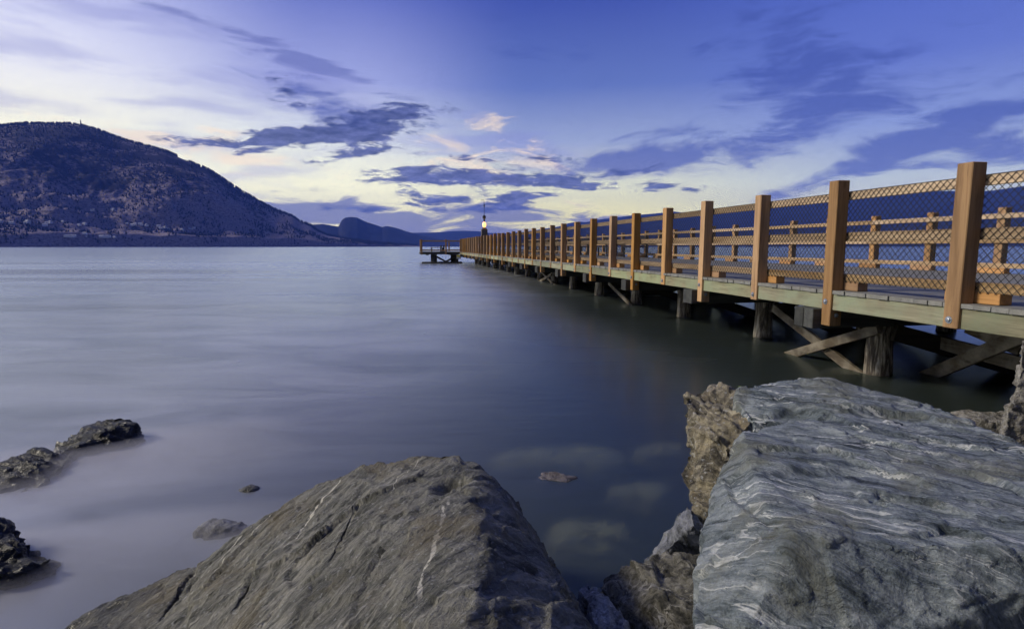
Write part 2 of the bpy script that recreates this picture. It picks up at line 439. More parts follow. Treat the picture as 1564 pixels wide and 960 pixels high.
# bents
bents = [s for i, s in enumerate(S_near) if (i - 4) % 2 == 1 or (i - 4) in (-1, -3)]
me_pile = MB(); me_pile.lathe([(.165, -2.6), (.165, -1.2), (.162, -.9), (.160, -.6), (.158, -.438)], 20, wob=.03)
ME_PILES = []
for q in range(4):
    mb = MB(); mb.lathe([(.172, -2.5)] + [(.172 - .004 * i + random.uniform(-.004, .004), -2.0 + .16 * i) for i in range(10)] + [(.15, -.4385)], 20, wob=.035)
    me = mb.mesh('pile', smooth=True); me.transform(Matrix.Translation((0, 0, ZD))); ME_PILES.append(me)
piles_L = [PL + 1.25, PL + PW * .55, PL + PW - .9]
brace_bays = {1, 5, 10}
for bi, sb in enumerate(bents):
    c0 = sb + .08
    # a cap of two timbers, its end proud of the post
    for kk in (0, 1):
        y0 = c0 + kk * .152
        link('pile_cap', MB().box(PL - .16 + random.uniform(-.02, .02), PL + PW + .16, y0, y0 + .148, -.437, -.2165, .002).mesh('pile_cap', .006), M_cap, pier)
    offs = (.0, .0, 0) if bi else (0, 0, 0)
    for j, xl in enumerate(piles_L):
        xx = xl + (random.uniform(-.05, .05) if bi > 2 else -.38 * (j == 0))
        pl = link('pile', random.choice(ME_PILES), M_pile, pier, (xx, c0 + .15, -ZD))
        pl.rotation_euler = (random.uniform(-.015, .015), random.uniform(-.015, .015), random.uniform(0, 6))
    # dark cross braces under the deck
    if bi < 12:
        yb = c0 - .04
        link('brace', MB().bar((piles_L[0] - (.38 if bi < 3 else 0), yb, -.5), (piles_L[1] + .8, yb, -ZD - .35), .05, .19, up=(0, 0, 1)).mesh('brace'), M_darkbrace, pier)
        link('brace', MB().bar((piles_L[2], yb + .4, -.5), (piles_L[1] - .8, yb + .4, -ZD - .35), .05, .19, up=(0, 0, 1)).mesh('brace'), M_darkbrace, pier)

def pier_pt(px, py, L):      # pier-frame (s, z) of the point seen at px,py in the plane at lateral distance L
    r = ray(px, py); n = Vector((math.cos(AL), math.sin(AL), 0)); t = L / r.dot(n)
    p = r * t; return (p.x * -math.sin(AL) + p.y * math.cos(AL), p.z + HC - ZD)
for (a, e, L, w_) in (((1195, 545), (1342, 502), PL + .68, .17), ((1182, 470), (1320, 578), PL + .74, .17),
                      ((930, 432), (968, 470), PL + 1.06, .15), ((817, 434), (842, 419), PL + 1.06, .16), ((826, 414), (846, 434), PL + 1.1, .15)):
    (s0, z0), (s1, z1) = pier_pt(*a, L), pier_pt(*e, L)
    # push the lower end under the water
    if z0 < z1: s0, z0 = s0 + (s0 - s1) * .25, z0 + (z0 - z1) * .25
    else: s1, z1 = s1 + (s1 - s0) * .25, z1 + (z1 - z0) * .25
    link('brace', MB().bar((L, s0, z0), (L, s1, z1), w_ * .68, .05, up=(1, 0, 0)).mesh('brace', .004), M_brace, pier)
    d = bpy.data.objects[-1] if False else None
for (a, e, L) in (((1370, 505), (1560, 556), PL + 1.5), ((1400, 581), (1600, 496), PL + 1.45), ((1478, 498), (1560, 533), PL + 1.55)):
    (s0, z0), (s1, z1) = pier_pt(*a, L), pier_pt(*e, L)
    link('brace', MB().bar((L, s0, z0), (L, s1, z1), .15, .05, up=(1, 0, 0)).mesh('brace', .004), M_brace, pier)
# rotate the long way for width: bar() takes width along the cross product, so w_ lies in the plane
# ------------------------------------------------------------------ pier head
ps = S_END + .3
head = empty('platform', (0, 0, ZD), AL)
props(head, 'low timber platform at the far end of the pier, with its own open railing', 'platform')
HL0, HL1 = PL - 3.55, PL + PW + 3.2
HS0, HS1 = ps, ps + 5.5
mb = MB(); s = HS0
while s < HS1: mb.box(HL0, HL1, s, s + .133, -.04, 0); s += .14
link('deck', mb.mesh('deck'), M_deck, head)
link('edge_beam', MB().box(HL0, HL1, HS0 - .06, HS0 - .003, -.23, -.0415).mesh('edge_beam'), M_cap, head)
link('edge_beam', MB().box(HL0 - .06, HL0 - .003, HS0, HS1, -.23, -.0415).mesh('edge_beam'), M_cap, head)
for u in (HL0 + .5, HL0 + 2.6): link('stringer', MB().box(u, u + .2, HS0, HS1, -.30, -.0425).mesh('stringer'), M_cap, head)
for (l, s) in ((HL0 + .07, HS0 + .0), (HL0 + 2.25, HS0), (HL0 + .07, HS1 - .1), (HL0 + 2.9, HS1 - .1), (HL0 + 5.2, HS1 - .1), (HL0 + 7.6, HS1 - .1), (HL0 + 10., HS1 - .1), (HL1 - .07, HS1 - .1), (HL1 - .07, HS0), (HL1 - 2., HS0), (HL0 + .07, HS0 + 2.7), (HL1 - .07, HS0 + 2.7)):
    p = link('post', post_mesh('post', -.25, 1.13), M_post, head, (l, s - .05, 0))
for nm, z0, z1 in (('top_rail', .95, 1.04), ('bottom_rail', .09, .18)):
    for (a, e) in (((HL0, HS0 + .04), (PL - .1, HS0 + .04)), ((HL0, HS1 - .2), (HL1, HS1 - .2)), ((HL0 + .16, HS0), (HL0 + .16, HS1)), ((HL1 - .16, HS0), (HL1 - .16, HS1)), ((PL + PW + .1, HS0 + .04), (HL1, HS0 + .04))):
        link(nm, MB().bar((*a, (z0 + z1) / 2), (*e, (z0 + z1) / 2), .04, z1 - z0).mesh(nm), M_rail, head)
for l in (HL0 + 1.25, HL0 + 3.2, HL0 + 6, HL0 + 9, HL0 + 11.4):
    for s in (HS0 + .35, HS1 - .8):
        p = link('pile', MB().lathe([(.22, -2.5), (.2, -.24 - .001)], 14).mesh('pile', smooth=True), M_cap, head, (l, s, 0))
link('brace', MB().bar((HL0 + 1.25, HS0 + .1, -.35), (HL0 + 2.35, HS0 + .1, -ZD + .08), .05, .16).mesh('brace'), M_darkbrace, head)
link('brace', MB().bar((HL0 + 3.2, HS0 + .1, -.35), (HL0 + 2.15, HS0 + .12, -ZD + .08), .05, .16).mesh('brace'), M_darkbrace, head)
def tp(l, s, z=0): return (math.cos(AL) * l - math.sin(AL) * s, math.sin(AL) * l + math.cos(AL) * s, ZD + z)
# log boom at the waterline
o = link('floating_log', MB().lathe([(.08, 0), (.12, .05), (.13, 1.8), (.12, 3.6), (.07, 3.65)], 12).mesh('floating_log', smooth=True), M_cap, None, tp(HL0 + .05, HS0 - .25, -ZD + .03))
o.data.transform(Matrix.Rotation(R(90), 4, 'Y')); o.rotation_euler = (0, 0, AL)
props(o, 'dark log lying in the water along the foot of the far platform', 'log')
# sign on the pile
sg = empty('sign', tp(PL - .17, HS0 - .42, -.63), AL)
props(sg, 'small yellow and white board fixed low beside the end of the pier', 'sign')
link('board', MB().box(-.19, .19, 0, .02, 0, .36).mesh('board', .003), M_white, sg)
link('panel', MB().box(-.185, .185, -.004, -.001, .18, .355).mesh('panel'), M_yellow, sg)
link('bracket', MB().box(-.03, .03, .021, .28, .1, .16).mesh('bracket'), M_black, sg)
# bench + bin on the platform
be = empty('bench', tp(HL0 + 1.6, HS0 + .9), AL); props(be, 'low bench with a pale seat on the platform at the end of the pier', 'bench')
link('seat', MB().box(-.75, .55, -.2, .2, .36, .42).mesh('seat', .01), simple('pale_bench_seat', (.5, .5, .46), .6), be)
for x in (-.6, .4): link('leg', MB().box(x - .05, x + .05, -.17, .17, .0, .359).mesh('leg'), M_black, be)
bn = empty('bollard', tp(HL0 + 1.95, HS0 + .3), AL); props(bn, 'dark twin mooring bollard standing on the platform at the end of the pier', 'bollard')
link('base', MB().box(-.22, .22, -.12, .12, 0, .05).mesh('base'), M_black, bn)
for x in (-.13, .13): link('bitt', MB().lathe([(.07, .051), (.065, .5), (.085, .52), (.085, .58), (.04, .6)], 12, (x, 0, 0)).mesh('bitt', smooth=True), M_black, bn)
# lamp tower
lt = empty('lamp_tower', tp(PL + 2.2, HS0 - .1), AL)
props(lt, 'square dark lamp column with one glowing globe and thin mast, at the pier end', 'lamp')
LH = 2.3
link('column', MB().box(-.27, .27, -.27, .27, 0, LH - .25).mesh('column', .02), M_tower, lt)
link('plinth', MB().box(-.34, .34, -.34, .34, .001, .16).mesh('plinth', .01), M_tower, lt)
link('collar', MB().lathe([(.24, LH - .249), (.24, LH - .2), (.15, LH - .17), (.15, LH - .1)], 16).mesh('collar'), M_black, lt)
gl = MB().lathe([(.05, LH - .12)] + [(.17 * math.sin(R(a)), LH + .14 - .26 * math.cos(R(a))) for a in range(15, 166, 15)] + [(.03, LH + .405)], 20).mesh('globe', smooth=True)
link('globe', gl, M_bulb, lt)
link('lamp_cap', MB().lathe([(.06, LH + .41), (.07, LH + .5), (.07, LH + .66), (.15, LH + .72), (.15, LH + .93), (.08, LH + .98), (.03, LH + 1.02)], 14).mesh('lamp_cap'), M_black, lt)
mst = MB(); mst.bar((0, 0, LH + 1.02), (0, 0, LH + 2.25), .035, .035, (1, 0, 0)); 
for i in range(6):
    a0, a1 = R(i * 28), R((i + 1) * 28); mst.bar((-.14 + .14 * math.cos(a0), 0, LH + 2.25 + .14 * math.sin(a0)), (-.14 + .14 * math.cos(a1), 0, LH + 2.25 + .14 * math.sin(a1)), .03, .03, (0, 1, 0))
mst.box(-.05, .05, -.05, .05, LH + 1.75, LH + 1.95)
link('mast', mst.mesh('mast'), M_black, lt)
ld = bpy.data.lights.new('lamp_light', 'POINT'); lo = bpy.data.objects.new('lamp_light', ld); C.objects.link(lo)
ld.energy = 60; ld.color = (1, .6, .28); ld.shadow_soft_size = .28; lo.parent = lt; lo.location = (0, -.0, LH + .14)
# dark benches along the far rail
bs = []
for (l, s, lab) in ((PL + PW - .75, 23.4, 'dark metal framed bench on the deck against the far railing, nearest to the shore'),
                    (PL + PW - .75, 26.9, 'dark metal framed bench on the deck against the far railing, second from the shore'),
                    (PL + PW - .75, 31.4, 'dark metal framed bench on the deck against the far railing, farthest from the shore')):
    if not bs:
        r_ = empty('bench'); bs.append(r_)
        link('seat', MB().box(-.22, .22, -.8, .8, .43, .47).mesh('seat', .006), M_black, r_)
        mbk = MB()
        for z in (.55, .68, .81): mbk.box(.2, .235, -.8, .8, z, z + .09)
        link('backrest', mbk.mesh('backrest'), M_black, r_)
        for y in (-.72, .72):
            link('leg', MB().box(-.2, -.14, y - .03, y + .03, 0, .429).box(.236, .28, y - .03, y + .03, 0, .92).box(-.2, .236, y - .03, y + .03, .60, .64).mesh('leg'), M_black, r_)
    else:
        r_ = bs[0].copy(); C.objects.link(r_)
        for ch in bs[0].children: c_ = ch.copy(); C.objects.link(c_); c_.parent = r_
    r_.location = tp(l, s); r_.rotation_euler = (0, 0, AL)
    props(r_, lab, 'bench', 'dark benches along the far railing')

# ------------------------------------------------------------------ rocks
def rock_mat(name, cols, nrm, rot=0, stretch=7., fscale=5., vein=(.75, .76, .74), veinamt=.5, veinscale=3., warpamt=.12, rust=None, speck=0., bumpd=.02, wetline=.10, lichen=None, contrast=1.7, lines=(), cracks=(), veinw=1.):
    """cols: dark, mid, light.  nrm: normal of the rock's banding."""
    m, b = mat(name)
    o = b.co(); n = Vector(nrm).normalized()
    t1 = n.cross(Vector((0, 0, 1))).normalized() if abs(n.z) < .95 else Vector((1, 0, 0)); t2 = n.cross(t1).normalized()
    wn = b.vadd(b.noise(o, 1.7, 4, .55, out=1), (.5, .5, .5), 'SUBTRACT')
    wn2 = b.vadd(b.noise(o, 7., 3, .55, out=1), (.5, .5, .5), 'SUBTRACT')
    ow = b.vadd(b.vadd(o, b.vscale(wn, warpamt * 3)), b.vscale(wn2, warpamt * .2))
    q = b.xyz(b.dot(ow, tuple(t1)), b.dot(ow, tuple(t2)), b.dot(ow, tuple(n)) * stretch)
    band = b.noise(q, fscale, 8, .62, .3)
    fine = b.noise(q, fscale * 5, 6, .65, .2)
    grain = b.noise(o, 120, 4, .7)
    mid = b.noise(o, 9, 7, .68, .4)
    c = b.ramp((band * .55 + fine * .25 + mid * .20 - .5) * contrast + .5, [(.36, cols[0]), (.46, cols[1]), (.54, tuple((a_ + c_) / 2 for a_, c_ in zip(cols[1], cols[2]))), (.64, cols[2])])
    gr = b.lin(grain, .3, .7, .72, 1.28)
    c = b.mix(1., c, b.xyz(gr, gr, gr), 'MULTIPLY')
    # veins: thin lines where a warped field passes its middle
    q2 = b.xyz(b.dot(ow, tuple(t1)), b.dot(ow, tuple(t2)) * 1.3, b.dot(ow, tuple(n)) * stretch * .55)
    vf = b.noise(q2, veinscale, 4, .5, .5)
    v1 = b.sm((vf - .5).abs(), .026 * veinw, .004) * b.sm(b.noise(o, 3.1, 4, .6), .40, .54)
    vf2 = b.noise(b.vadd(q, (3.3, 1.7, 9.)), veinscale * 2.2, 4, .5, .3)
    v2 = b.sm((vf2 - .5).abs(), .022 * veinw, .003) * b.sm(b.noise(b.vadd(o, (5., 5., 5.)), 4.2, 3, .6), .46, .62) * .7
    v = b.m('MAXIMUM', v1, v2) * b.lin(fine, .35, .6, .45, 1.)
    c = b.mix(v * veinamt, c, vein)
    pw_ = b.vadd(E(b, b.n('ShaderNodeNewGeometry').outputs['Position']), b.vadd(b.vscale(wn, .05), b.vscale(wn2, .035)))
    ln_ = None
    for (lp, lnn, lw, la, lr) in lines:     # a seam: thin slab through lp with normal lnn, running along la for lr metres
        rel = b.vadd(pw_, tuple(lp), 'SUBTRACT')
        g_ = b.sm(b.dot(rel, tuple(lnn)).abs() + (mid - .5) * lw * 5, lw, lw * .45) * b.sm(b.dot(rel, tuple(la)).abs(), lr, lr * .8) * b.sm(fine, .34, .48)
        ln_ = g_ if ln_ is None else b.m('MAXIMUM', ln_, g_)
    if ln_ is not None: c = b.mix(ln_ * .85, c, tuple(min(.8, x_ * 1.45) for x_ in vein))
    cr_ = None
    for (lp, lnn, lw, la, lr) in cracks:
        rel = b.vadd(pw_, tuple(lp), 'SUBTRACT')
        g_ = b.sm(b.dot(rel, tuple(lnn)).abs(), lw, lw * .3) * b.sm(b.dot(rel, tuple(la)).abs(), lr, lr * .5)
        cr_ = g_ if cr_ is None else b.m('MAXIMUM', cr_, g_)
    if rust:
        c = b.mix(b.sm(b.noise(b.vadd(o, (7., 2., 1.)), 2.6, 6, .65, .5), .50, .68) * .7, c, rust)
    if speck:
        c = b.mix(b.sm(b.noise(o, 55, 3, .6), .60, .68) * speck, c, (.62, .64, .66))
    if lichen:
        c = b.mix(b.sm(b.noise(b.vadd(o, (1., 8., 3.)), 5.5, 6, .7, .8), .54, .62) * .8, c, lichen)
    pz = b.sep(E(b, b.n('ShaderNodeNewGeometry').outputs['Position']))[2]
    wet = b.sm(pz + (b.noise(o, 5, 4, .6) - .5) * .12, wetline + .05, wetline - .03)
    hv = b.n('ShaderNodeHueSaturation'); b.put(hv.inputs['Color'], c); b.put(hv.inputs['Value'], 1 - wet * .55)
    hgt = band * .8 + fine * .7 + mid * .8 + grain * .22 + v * .05
    if cr_ is not None: hgt = hgt - cr_ * 1.2
    pits = b.noise(o, 38, 5, .7)
    nb = b.bump(hgt + pits * .45, .95, bumpd)
    p = b.principled(Base_Color=E(b, hv.outputs[0]), Roughness=b.lin(wet, 0, 1, .74, .30), Normal=nb)
    p.inputs['Specular IOR Level'].default_value = .4
    b.out(p.outputs[0]); return m

def rock(name, hulls, mat_, label, cat='rock', voxel=.016, amp=.02, lam=.014, nrm=(0, 0, 1), lf=22, dents=(), smooth=2, seed=0, bigf=2.2, chips=.02, gran=.8, facet=1., cuts=()):
    bm = bmesh.new()
    for pts in hulls:
        t = bmesh.new()
        for p in pts: t.verts.new(p)
        res = bmesh.ops.convex_hull(t, input=t.verts[:])
        bmesh.ops.delete(t, geom=[g for g in res['geom_interior'] if isinstance(g, bmesh.types.BMVert)], context='VERTS')
        me0 = bpy.data.meshes.new('tmp'); t.to_mesh(me0); t.free(); bm.from_mesh(me0); bpy.data.meshes.remove(me0)
    me = bpy.data.meshes.new(name); bm.to_mesh(me); bm.free()
    o = bpy.data.objects.new(name, me); C.objects.link(o)
    r = o.modifiers.new('r', 'REMESH'); r.mode = 'VOXEL'; r.voxel_size = voxel; r.adaptivity = 0
    s = o.modifiers.new('s', 'SMOOTH'); s.factor = .5; s.iterations = smooth
    dg = bpy.context.evaluated_depsgraph_get(); ev = o.evaluated_get(dg)
    me2 = bpy.data.meshes.new_from_object(ev); o.modifiers.clear(); o.data = me2; bpy.data.meshes.remove(me); me2.name = name
    nv = len(me2.vertices); co = np.empty(nv * 3, 'f'); me2.vertices.foreach_get('co', co); co = co.reshape(-1, 3)
    nn = np.empty(nv * 3, 'f'); me2.vertices.foreach_get('normal', nn); nn = nn.reshape(-1, 3)
    n = Vector(nrm).normalized(); off = Vector((seed * 3.7, seed * 1.3, seed * 7.1))
    out = co.copy()
    dents_ = [(np.array(c), rr, dp, np.array(dr, 'f') / np.linalg.norm(dr)) for c, rr, dp, dr in dents]
    for i in range(nv):
        p = Vector(co[i]); q = p + off
        h = noise.fractal(q * bigf, .8, 2.1, 4) * amp
        # stepped ledges along the banding
        wv = noise.noise_vector(q * 1.6) * .10
        pw = q + wv; t = pw.dot(n); flat = pw - n * t
        l = noise.noise(Vector(flat * 1.6) + n * (t * lf)); l4 = l * 3.5; fl = math.floor(l4); fr = l4 - fl; fr = 0. if fr < .35 else (1. if fr > .65 else (fr - .35) / .3)
        h += lam * (fl + fr) / 3.5 * 1.9
        # chipped facets
        c_ = noise.cell(q * 5.2 + noise.noise_vector(q * 4) * .35); h += (c_ - .5) * chips * .35
        v_ = noise.voronoi(q * 6.5)[0]; h -= chips * max(0., .22 - v_[1] + v_[0]) * 1.6
        for fq, tl in ((3.1, .16), (8.5, .17), (21., .14)):      # planar breaks meeting at sharp steps
            qa = q * fq + n * (q.dot(n) * fq * 1.1); vp = noise.voronoi(qa)[1][0]; dv = noise.cell_vector(vp * 7.3) - Vector((.5, .5, .5))
            h += (qa - vp).dot(dv) * tl * facet / fq
        for (lp, lnn, lw, la, lr) in cuts:
            rel = p + noise.noise_vector(q * 5) * .012 + noise.noise_vector(q * 19) * .004 - lp; dd_ = abs(rel.dot(lnn))
            if dd_ < lw and abs(rel.dot(la)) < lr: h -= 2.2 * lw * (1 - dd_ / lw) ** .6 * min(1, 3 * (1 - abs(rel.dot(la)) / lr))
        h += noise.fractal(q * 14, .7, 2.2, 3) * amp * .22 + (abs(noise.noise(q * 17)) + .6 * abs(noise.noise(q * 33)) + .4 * abs(noise.noise(q * 61))) * -.0055 * gran
        out[i] = co[i] + nn[i] * h
    for c, rr, dp, dr in dents_:
        dd = np.linalg.norm((co - c) / rr, axis=1); k = np.clip(1 - dd, 0, 1); k = k * k * (3 - 2 * k)
        out += dr[None, :] * (dp * np.minimum(1, k * 2.2))[:, None]
    base = out.min(axis=0); ctr = (out.min(axis=0) + out.max(axis=0)) / 2; org = np.array([ctr[0], ctr[1], base[2]])
    out -= org
    me2.vertices.foreach_set('co', out.ravel()); me2.polygons.foreach_set('use_smooth', [True] * len(me2.polygons)); me2.update()
    me2.materials.clear(); me2.materials.append(mat_)
    o.location = org
    return props(o, label, cat)

def dn(p, z): return Vector((p.x, p.y, z))
# centre boulder
cA = [P(500, 730, .44), P(555, 708, .52), P(640, 694, .59), P(690, 690, .61), P(733, 703, .60), P(762, 735, .57), P(790, 765, .50), P(812, 800, .43), P(852, 868, .30), P(912, 962, .12)]
cB = [P(400, 790, .32), P(300, 858, .17)]
cR = [P(722, 775, .66), P(748, 835, .67), P(728, 890, .68), P(712, 962, .69), P(705, 1080, .69)]
cF = [P(420, 1000, .42), P(560, 1200, .62), P(400, 1150, .44)]
low = [dn(P(500, 730, .44), -.7) + Vector((-.1, .3, 0)), dn(P(700, 690, .5), -.7) + Vector((0, .25, 0)), dn(P(912, 962, .1), -.7) + Vector((.1, 0, 0)), dn(P(300, 858, .1), -.7),
       Vector((-.1, .45, -.7)), Vector((-.8, .5, -.7)), Vector((-.05, .45, .5)), Vector((-.45, .55, .45)), P(1000, 1150, y=1.0)]
d1 = (P(500, 740, .42) - P(300, 900, .22)).normalized()
fn = (P(500, 740, .44) - P(722, 775, .66)).cross(P(712, 962, .69) - P(722, 775, .66)).normalized()
cn = d1.cross(fn).normalized()
def seam(a, e, z0, z1, w_):
    p0, p1 = P(*a, z0), P(*e, z1); d_ = (p1 - p0); return ((p0 + p1) / 2, d_.cross(fn).normalized(), w_, d_.normalized(), d_.length / 2)
seams = [seam((693, 768), (640, 930), .62, .64, .0085), seam((525, 728), (437, 838), .47, .42, .006), seam((425, 775), (318, 880), .36, .27, .0045), seam((372, 815), (300, 890), .28, .22, .0035), seam((640, 700), (600, 760), .58, .57, .004)]
clefts = [seam((420, 820), (355, 940), .40, .34, .010), seam((300, 862), (235, 940), .17, .18, .012), seam((560, 770), (500, 870), .50, .50, .006)]
M_r1 = rock_mat('olive_schist', ((.045, .047, .04), (.12, .12, .102), (.245, .24, .205)), cn, stretch=5, fscale=4.5, contrast=1.7, speck=.25, vein=(.52, .50, .43), veinamt=.45, veinscale=1.6, warpamt=.035, rust=(.17, .145, .09), bumpd=.026, lines=seams, cracks=clefts)
rock('boulder', [cA + cB + cR + cF + low,
                 [P(300, 862, .14), P(270, 868, .13), P(185, 912, .07), P(70, 962, -.02), P(20, 1000, -.06), P(100, 1200, .1), P(400, 1200, .35), P(420, 960, .30), P(350, 850, .16), Vector((-1.6, 1.5, -.6)), Vector((-.3, .6, -.6)), Vector((-.9, 2., -.6)), Vector((-.4, 1.9, -.6))]],
     M_r1, 'large olive-brown slanting boulder with pale diagonal veins and a dark right side, centre foreground', voxel=.0085, amp=.008, lam=.003, nrm=cn, lf=15, seed=1, chips=.012, gran=.45, facet=.75, smooth=1, cuts=clefts,
     dents=[(P(690, 748, .60), np.array((.10, .10, .07)), .055, (.3, .25, -.9))])
# right boulder
rT = [P(1125, 600, .79), P(1190, 579, .82), P(1240, 583, .82), P(1300, 580, .83), P(1400, 612, .81), P(1450, 636, .80), P(1564, 684, .79), P(1720, 740, .79)]
rm = [P(1134, 655, .755), P(1145, 694, .745), P(1158, 755, .735), P(1215, 815, .735), P(1300, 818, .74), P(1370, 806, .75), P(1440, 785, .765), P(1500, 790, .77), P(1564, 808, .77), P(1720, 850, .77)]
rl = [P(1100, 722, y=2.05), P(1078, 793, y=1.86), P(1064, 860, y=1.62), P(1060, 960, y=1.42), P(1064, 1100, y=1.25)]
rb = [P(1215, 960, y=1.42), P(1330, 960, y=1.41), P(1500, 960, y=1.35), P(1720, 960, y=1.30), P(1215, 1300, y=1.3), P(1720, 1300, y=1.32), Vector((.75, 1.4, -.6)), Vector((2.6, 1.4, -.6)), Vector((.95, 2.5, -.5)), Vector((3.2, 2.5, -.5))]
M_r2 = rock_mat('banded_blue_gneiss', ((.035, .047, .055), (.13, .16, .185), (.30, .335, .36)), (.60, .76, .28), stretch=9, fscale=3.2, vein=(.80, .82, .82), veinamt=.75, veinscale=2.0, warpamt=.04, contrast=1.5, veinw=.6, rust=(.15, .155, .125), bumpd=.016)
mainpts = [P(1134, 657, .75), P(1240, 668, .765), P(1330, 640, .79), P(1400, 625, .80)] + rT[4:] + rm + rl + rb
backpts = [P(1128, 592, .80), P(1122, 608, .77), P(1190, 579, .83), P(1240, 584, .83), P(1270, 573, .87), P(1285, 578, .86), P(1400, 612, .81), P(1450, 637, .79), P(1295, 622, .81), P(1225, 632, .76), P(1150, 645, .72), P(1120, 640, .66), P(1400, 640, .78),
           Vector((.95, 2.3, -.4)), Vector((1.3, 3.0, -.4)), Vector((2.3, 2.9, -.4)), Vector((1.9, 2.2, -.4))]
rock('boulder', [mainpts, backpts], M_r2, 'huge blue-grey boulder with white banding and a broad flat top, right foreground', voxel=.0085, amp=.009, lam=.003, nrm=(.60, .76, .28), lf=11, seed=2, chips=.012, gran=.3, facet=.8, smooth=1,
     dents=[(P(1250, 720, .755), np.array((.22, .05, .05)), .02, (0, 0, -1)), (P(1210, 628, .78), np.array((.13, .10, .06)), .03, (0, .6, -.6))])
# tan rock at its back
M_r3 = rock_mat('tan_crusted_rock', ((.04, .036, .03), (.125, .112, .085), (.34, .30, .21)), (.8, .3, .3), stretch=3, fscale=5, vein=(.6, .55, .42), veinamt=.7, veinscale=3, warpamt=.2, rust=(.46, .36, .20), bumpd=.03, speck=.5)
rock('rock', [[P(1038, 603, y=2.85), P(1062, 598, y=2.95), P(1092, 592, y=2.98), P(1140, 588, y=2.9), P(1150, 640, y=2.5), P(1050, 650, y=2.72), P(1052, 690, y=2.65), P(1075, 640, y=2.6), P(1090, 660, y=2.48), P(1125, 700, y=2.35), P(1066, 700, y=2.5), P(1072, 790, y=2.38), P(1105, 780, y=2.3), Vector((1.2, 2.9, .0)), Vector((.95, 2.85, .25))],
              [P(1042, 705, y=2.68), P(1048, 690, y=2.7), P(1040, 722, y=2.66), P(1050, 765, y=2.55), P(1078, 792, y=2.4), P(1100, 740, y=2.4), P(1085, 700, y=2.5), Vector((1.1, 2.9, .1))]],
     M_r3, 'upright tan and brown crusted rock leaning on the left end of the huge blue-grey boulder', voxel=.009, amp=.024, lam=.012, nrm=(.8, .3, .3), seed=3, chips=.04, bigf=4)
M_r4 = rock_mat('grey_blue_rock', ((.04, .045, .05), (.15, .16, .18), (.25, .26, .29)), (.6, -.3, .6), stretch=2.5, fscale=6, veinamt=.15, warpamt=.1, bumpd=.02)
rock('rock', [[P(1050, 768, y=2.45), P(1056, 775, y=2.3), P(1025, 795, y=2.42), P(1008, 828, y=2.36), P(985, 853, y=2.28), P(994, 858, y=2.18), P(1030, 838, y=2.2), P(1062, 800, y=2.2), P(1085, 835, y=2.25), Vector((.9, 2.6, .05)), Vector((.6, 2.4, .05)), Vector((.95, 2.2, .05))]],
     M_r4, 'small grey-blue pointed rock wedged under the tan rock, above the brown one', voxel=.008, amp=.014, lam=.006, seed=4, chips=.02, bigf=5)
M_r5 = rock_mat('brown_crinkled_rock', ((.03, .03, .024), (.09, .085, .066), (.25, .24, .20)), (.1, .3, .9), stretch=2.2, fscale=7, vein=(.55, .53, .47), veinamt=.7, veinscale=5, warpamt=.3, bumpd=.03)
rock('rock', [[P(1000, 845, y=2.2), P(1035, 838, y=2.15), P(1075, 842, y=2.1), P(940, 875, y=2.12), P(915, 890, y=2.05), P(922, 905, y=1.95), P(960, 965, y=1.75), P(1060, 900, y=1.8), P(1085, 960, y=1.6), P(1060, 1100, y=1.4), P(950, 1100, y=1.55), Vector((.3, 2.2, -.4)), Vector((.95, 2.3, -.4)), Vector((.8, 1.5, -.4)), Vector((.3, 1.7, -.4))]],
     M_r5, 'brown crinkled rock low between the two large boulders', voxel=.010, amp=.02, lam=.016, nrm=(.1, .3, .9), seed=5, chips=.035, bigf=5)
M_r6 = rock_mat('speckled_granite', ((.06, .06, .065), (.22, .22, .23), (.42, .42, .43)), (.3, .3, .8), stretch=1.2, fscale=14, veinamt=0., warpamt=.05, bumpd=.02, speck=.8)
rock('rock', [[P(880, 896, y=1.86), P(895, 888, y=1.86), P(912, 892, y=1.82), P(945, 925, y=1.72), P(975, 965, y=1.6), P(900, 930, y=1.66), P(915, 965, y=1.55), P(1000, 1050, y=1.45), P(930, 1100, y=1.4), Vector((.2, 1.95, -.3)), Vector((.5, 1.9, -.3)), Vector((.5, 1.3, -.3)), Vector((.2, 1.5, -.3))]],
     M_r6, 'pale speckled granite rock showing at the bottom edge beside the olive boulder', voxel=.008, amp=.012, lam=.003, seed=6, chips=.02, bigf=7)
# right edge
M_r7 = rock_mat('tan_granite', ((.08, .075, .065), (.20, .185, .16), (.36, .345, .31)), (.2, .3, .9), stretch=1.3, fscale=9, veinamt=.1, warpamt=.05, bumpd=.03, speck=.5)
rock('rock', [[P(1450, 632, y=4.5), P(1466, 625, y=4.6), P(1545, 625, y=4.6), P(1600, 628, y=4.6), P(1462, 640, y=4.3), P(1560, 645, y=4.2), P(1450, 645, y=4.4), P(1460, 700, y=4.2), P(1600, 700, y=4.1), Vector((3.2, 5.0, -.6)), Vector((4.8, 5., -.6)), Vector((3.2, 4.2, -.6)), Vector((4.6, 4.2, -.6)), P(1640, 628, y=5.)]],
     M_r7, 'flat-topped tan granite block behind the huge boulder, by the right edge', voxel=.016, amp=.02, lam=.008, seed=7, chips=.03, bigf=4)
rock('rock', [[P(1572, 505, y=3.7), P(1561, 520, y=3.6), P(1562, 560, y=3.5), P(1551, 578, y=3.5), P(1543, 620, y=3.45), P(1533, 655, y=3.4), P(1530, 700, y=3.35), P(1640, 500, y=3.8), P(1660, 700, y=3.3), Vector((3.1, 3.6, -.5)), Vector((4.2, 3.6, -.5)), Vector((3.0, 3.2, -.5)), Vector((4.2, 3.2, -.5))]],
     M_r7, 'tall tan rock cut by the right edge of the picture, standing before the flat-topped block', voxel=.014, amp=.018, lam=.006, seed=8, chips=.03, bigf=4)
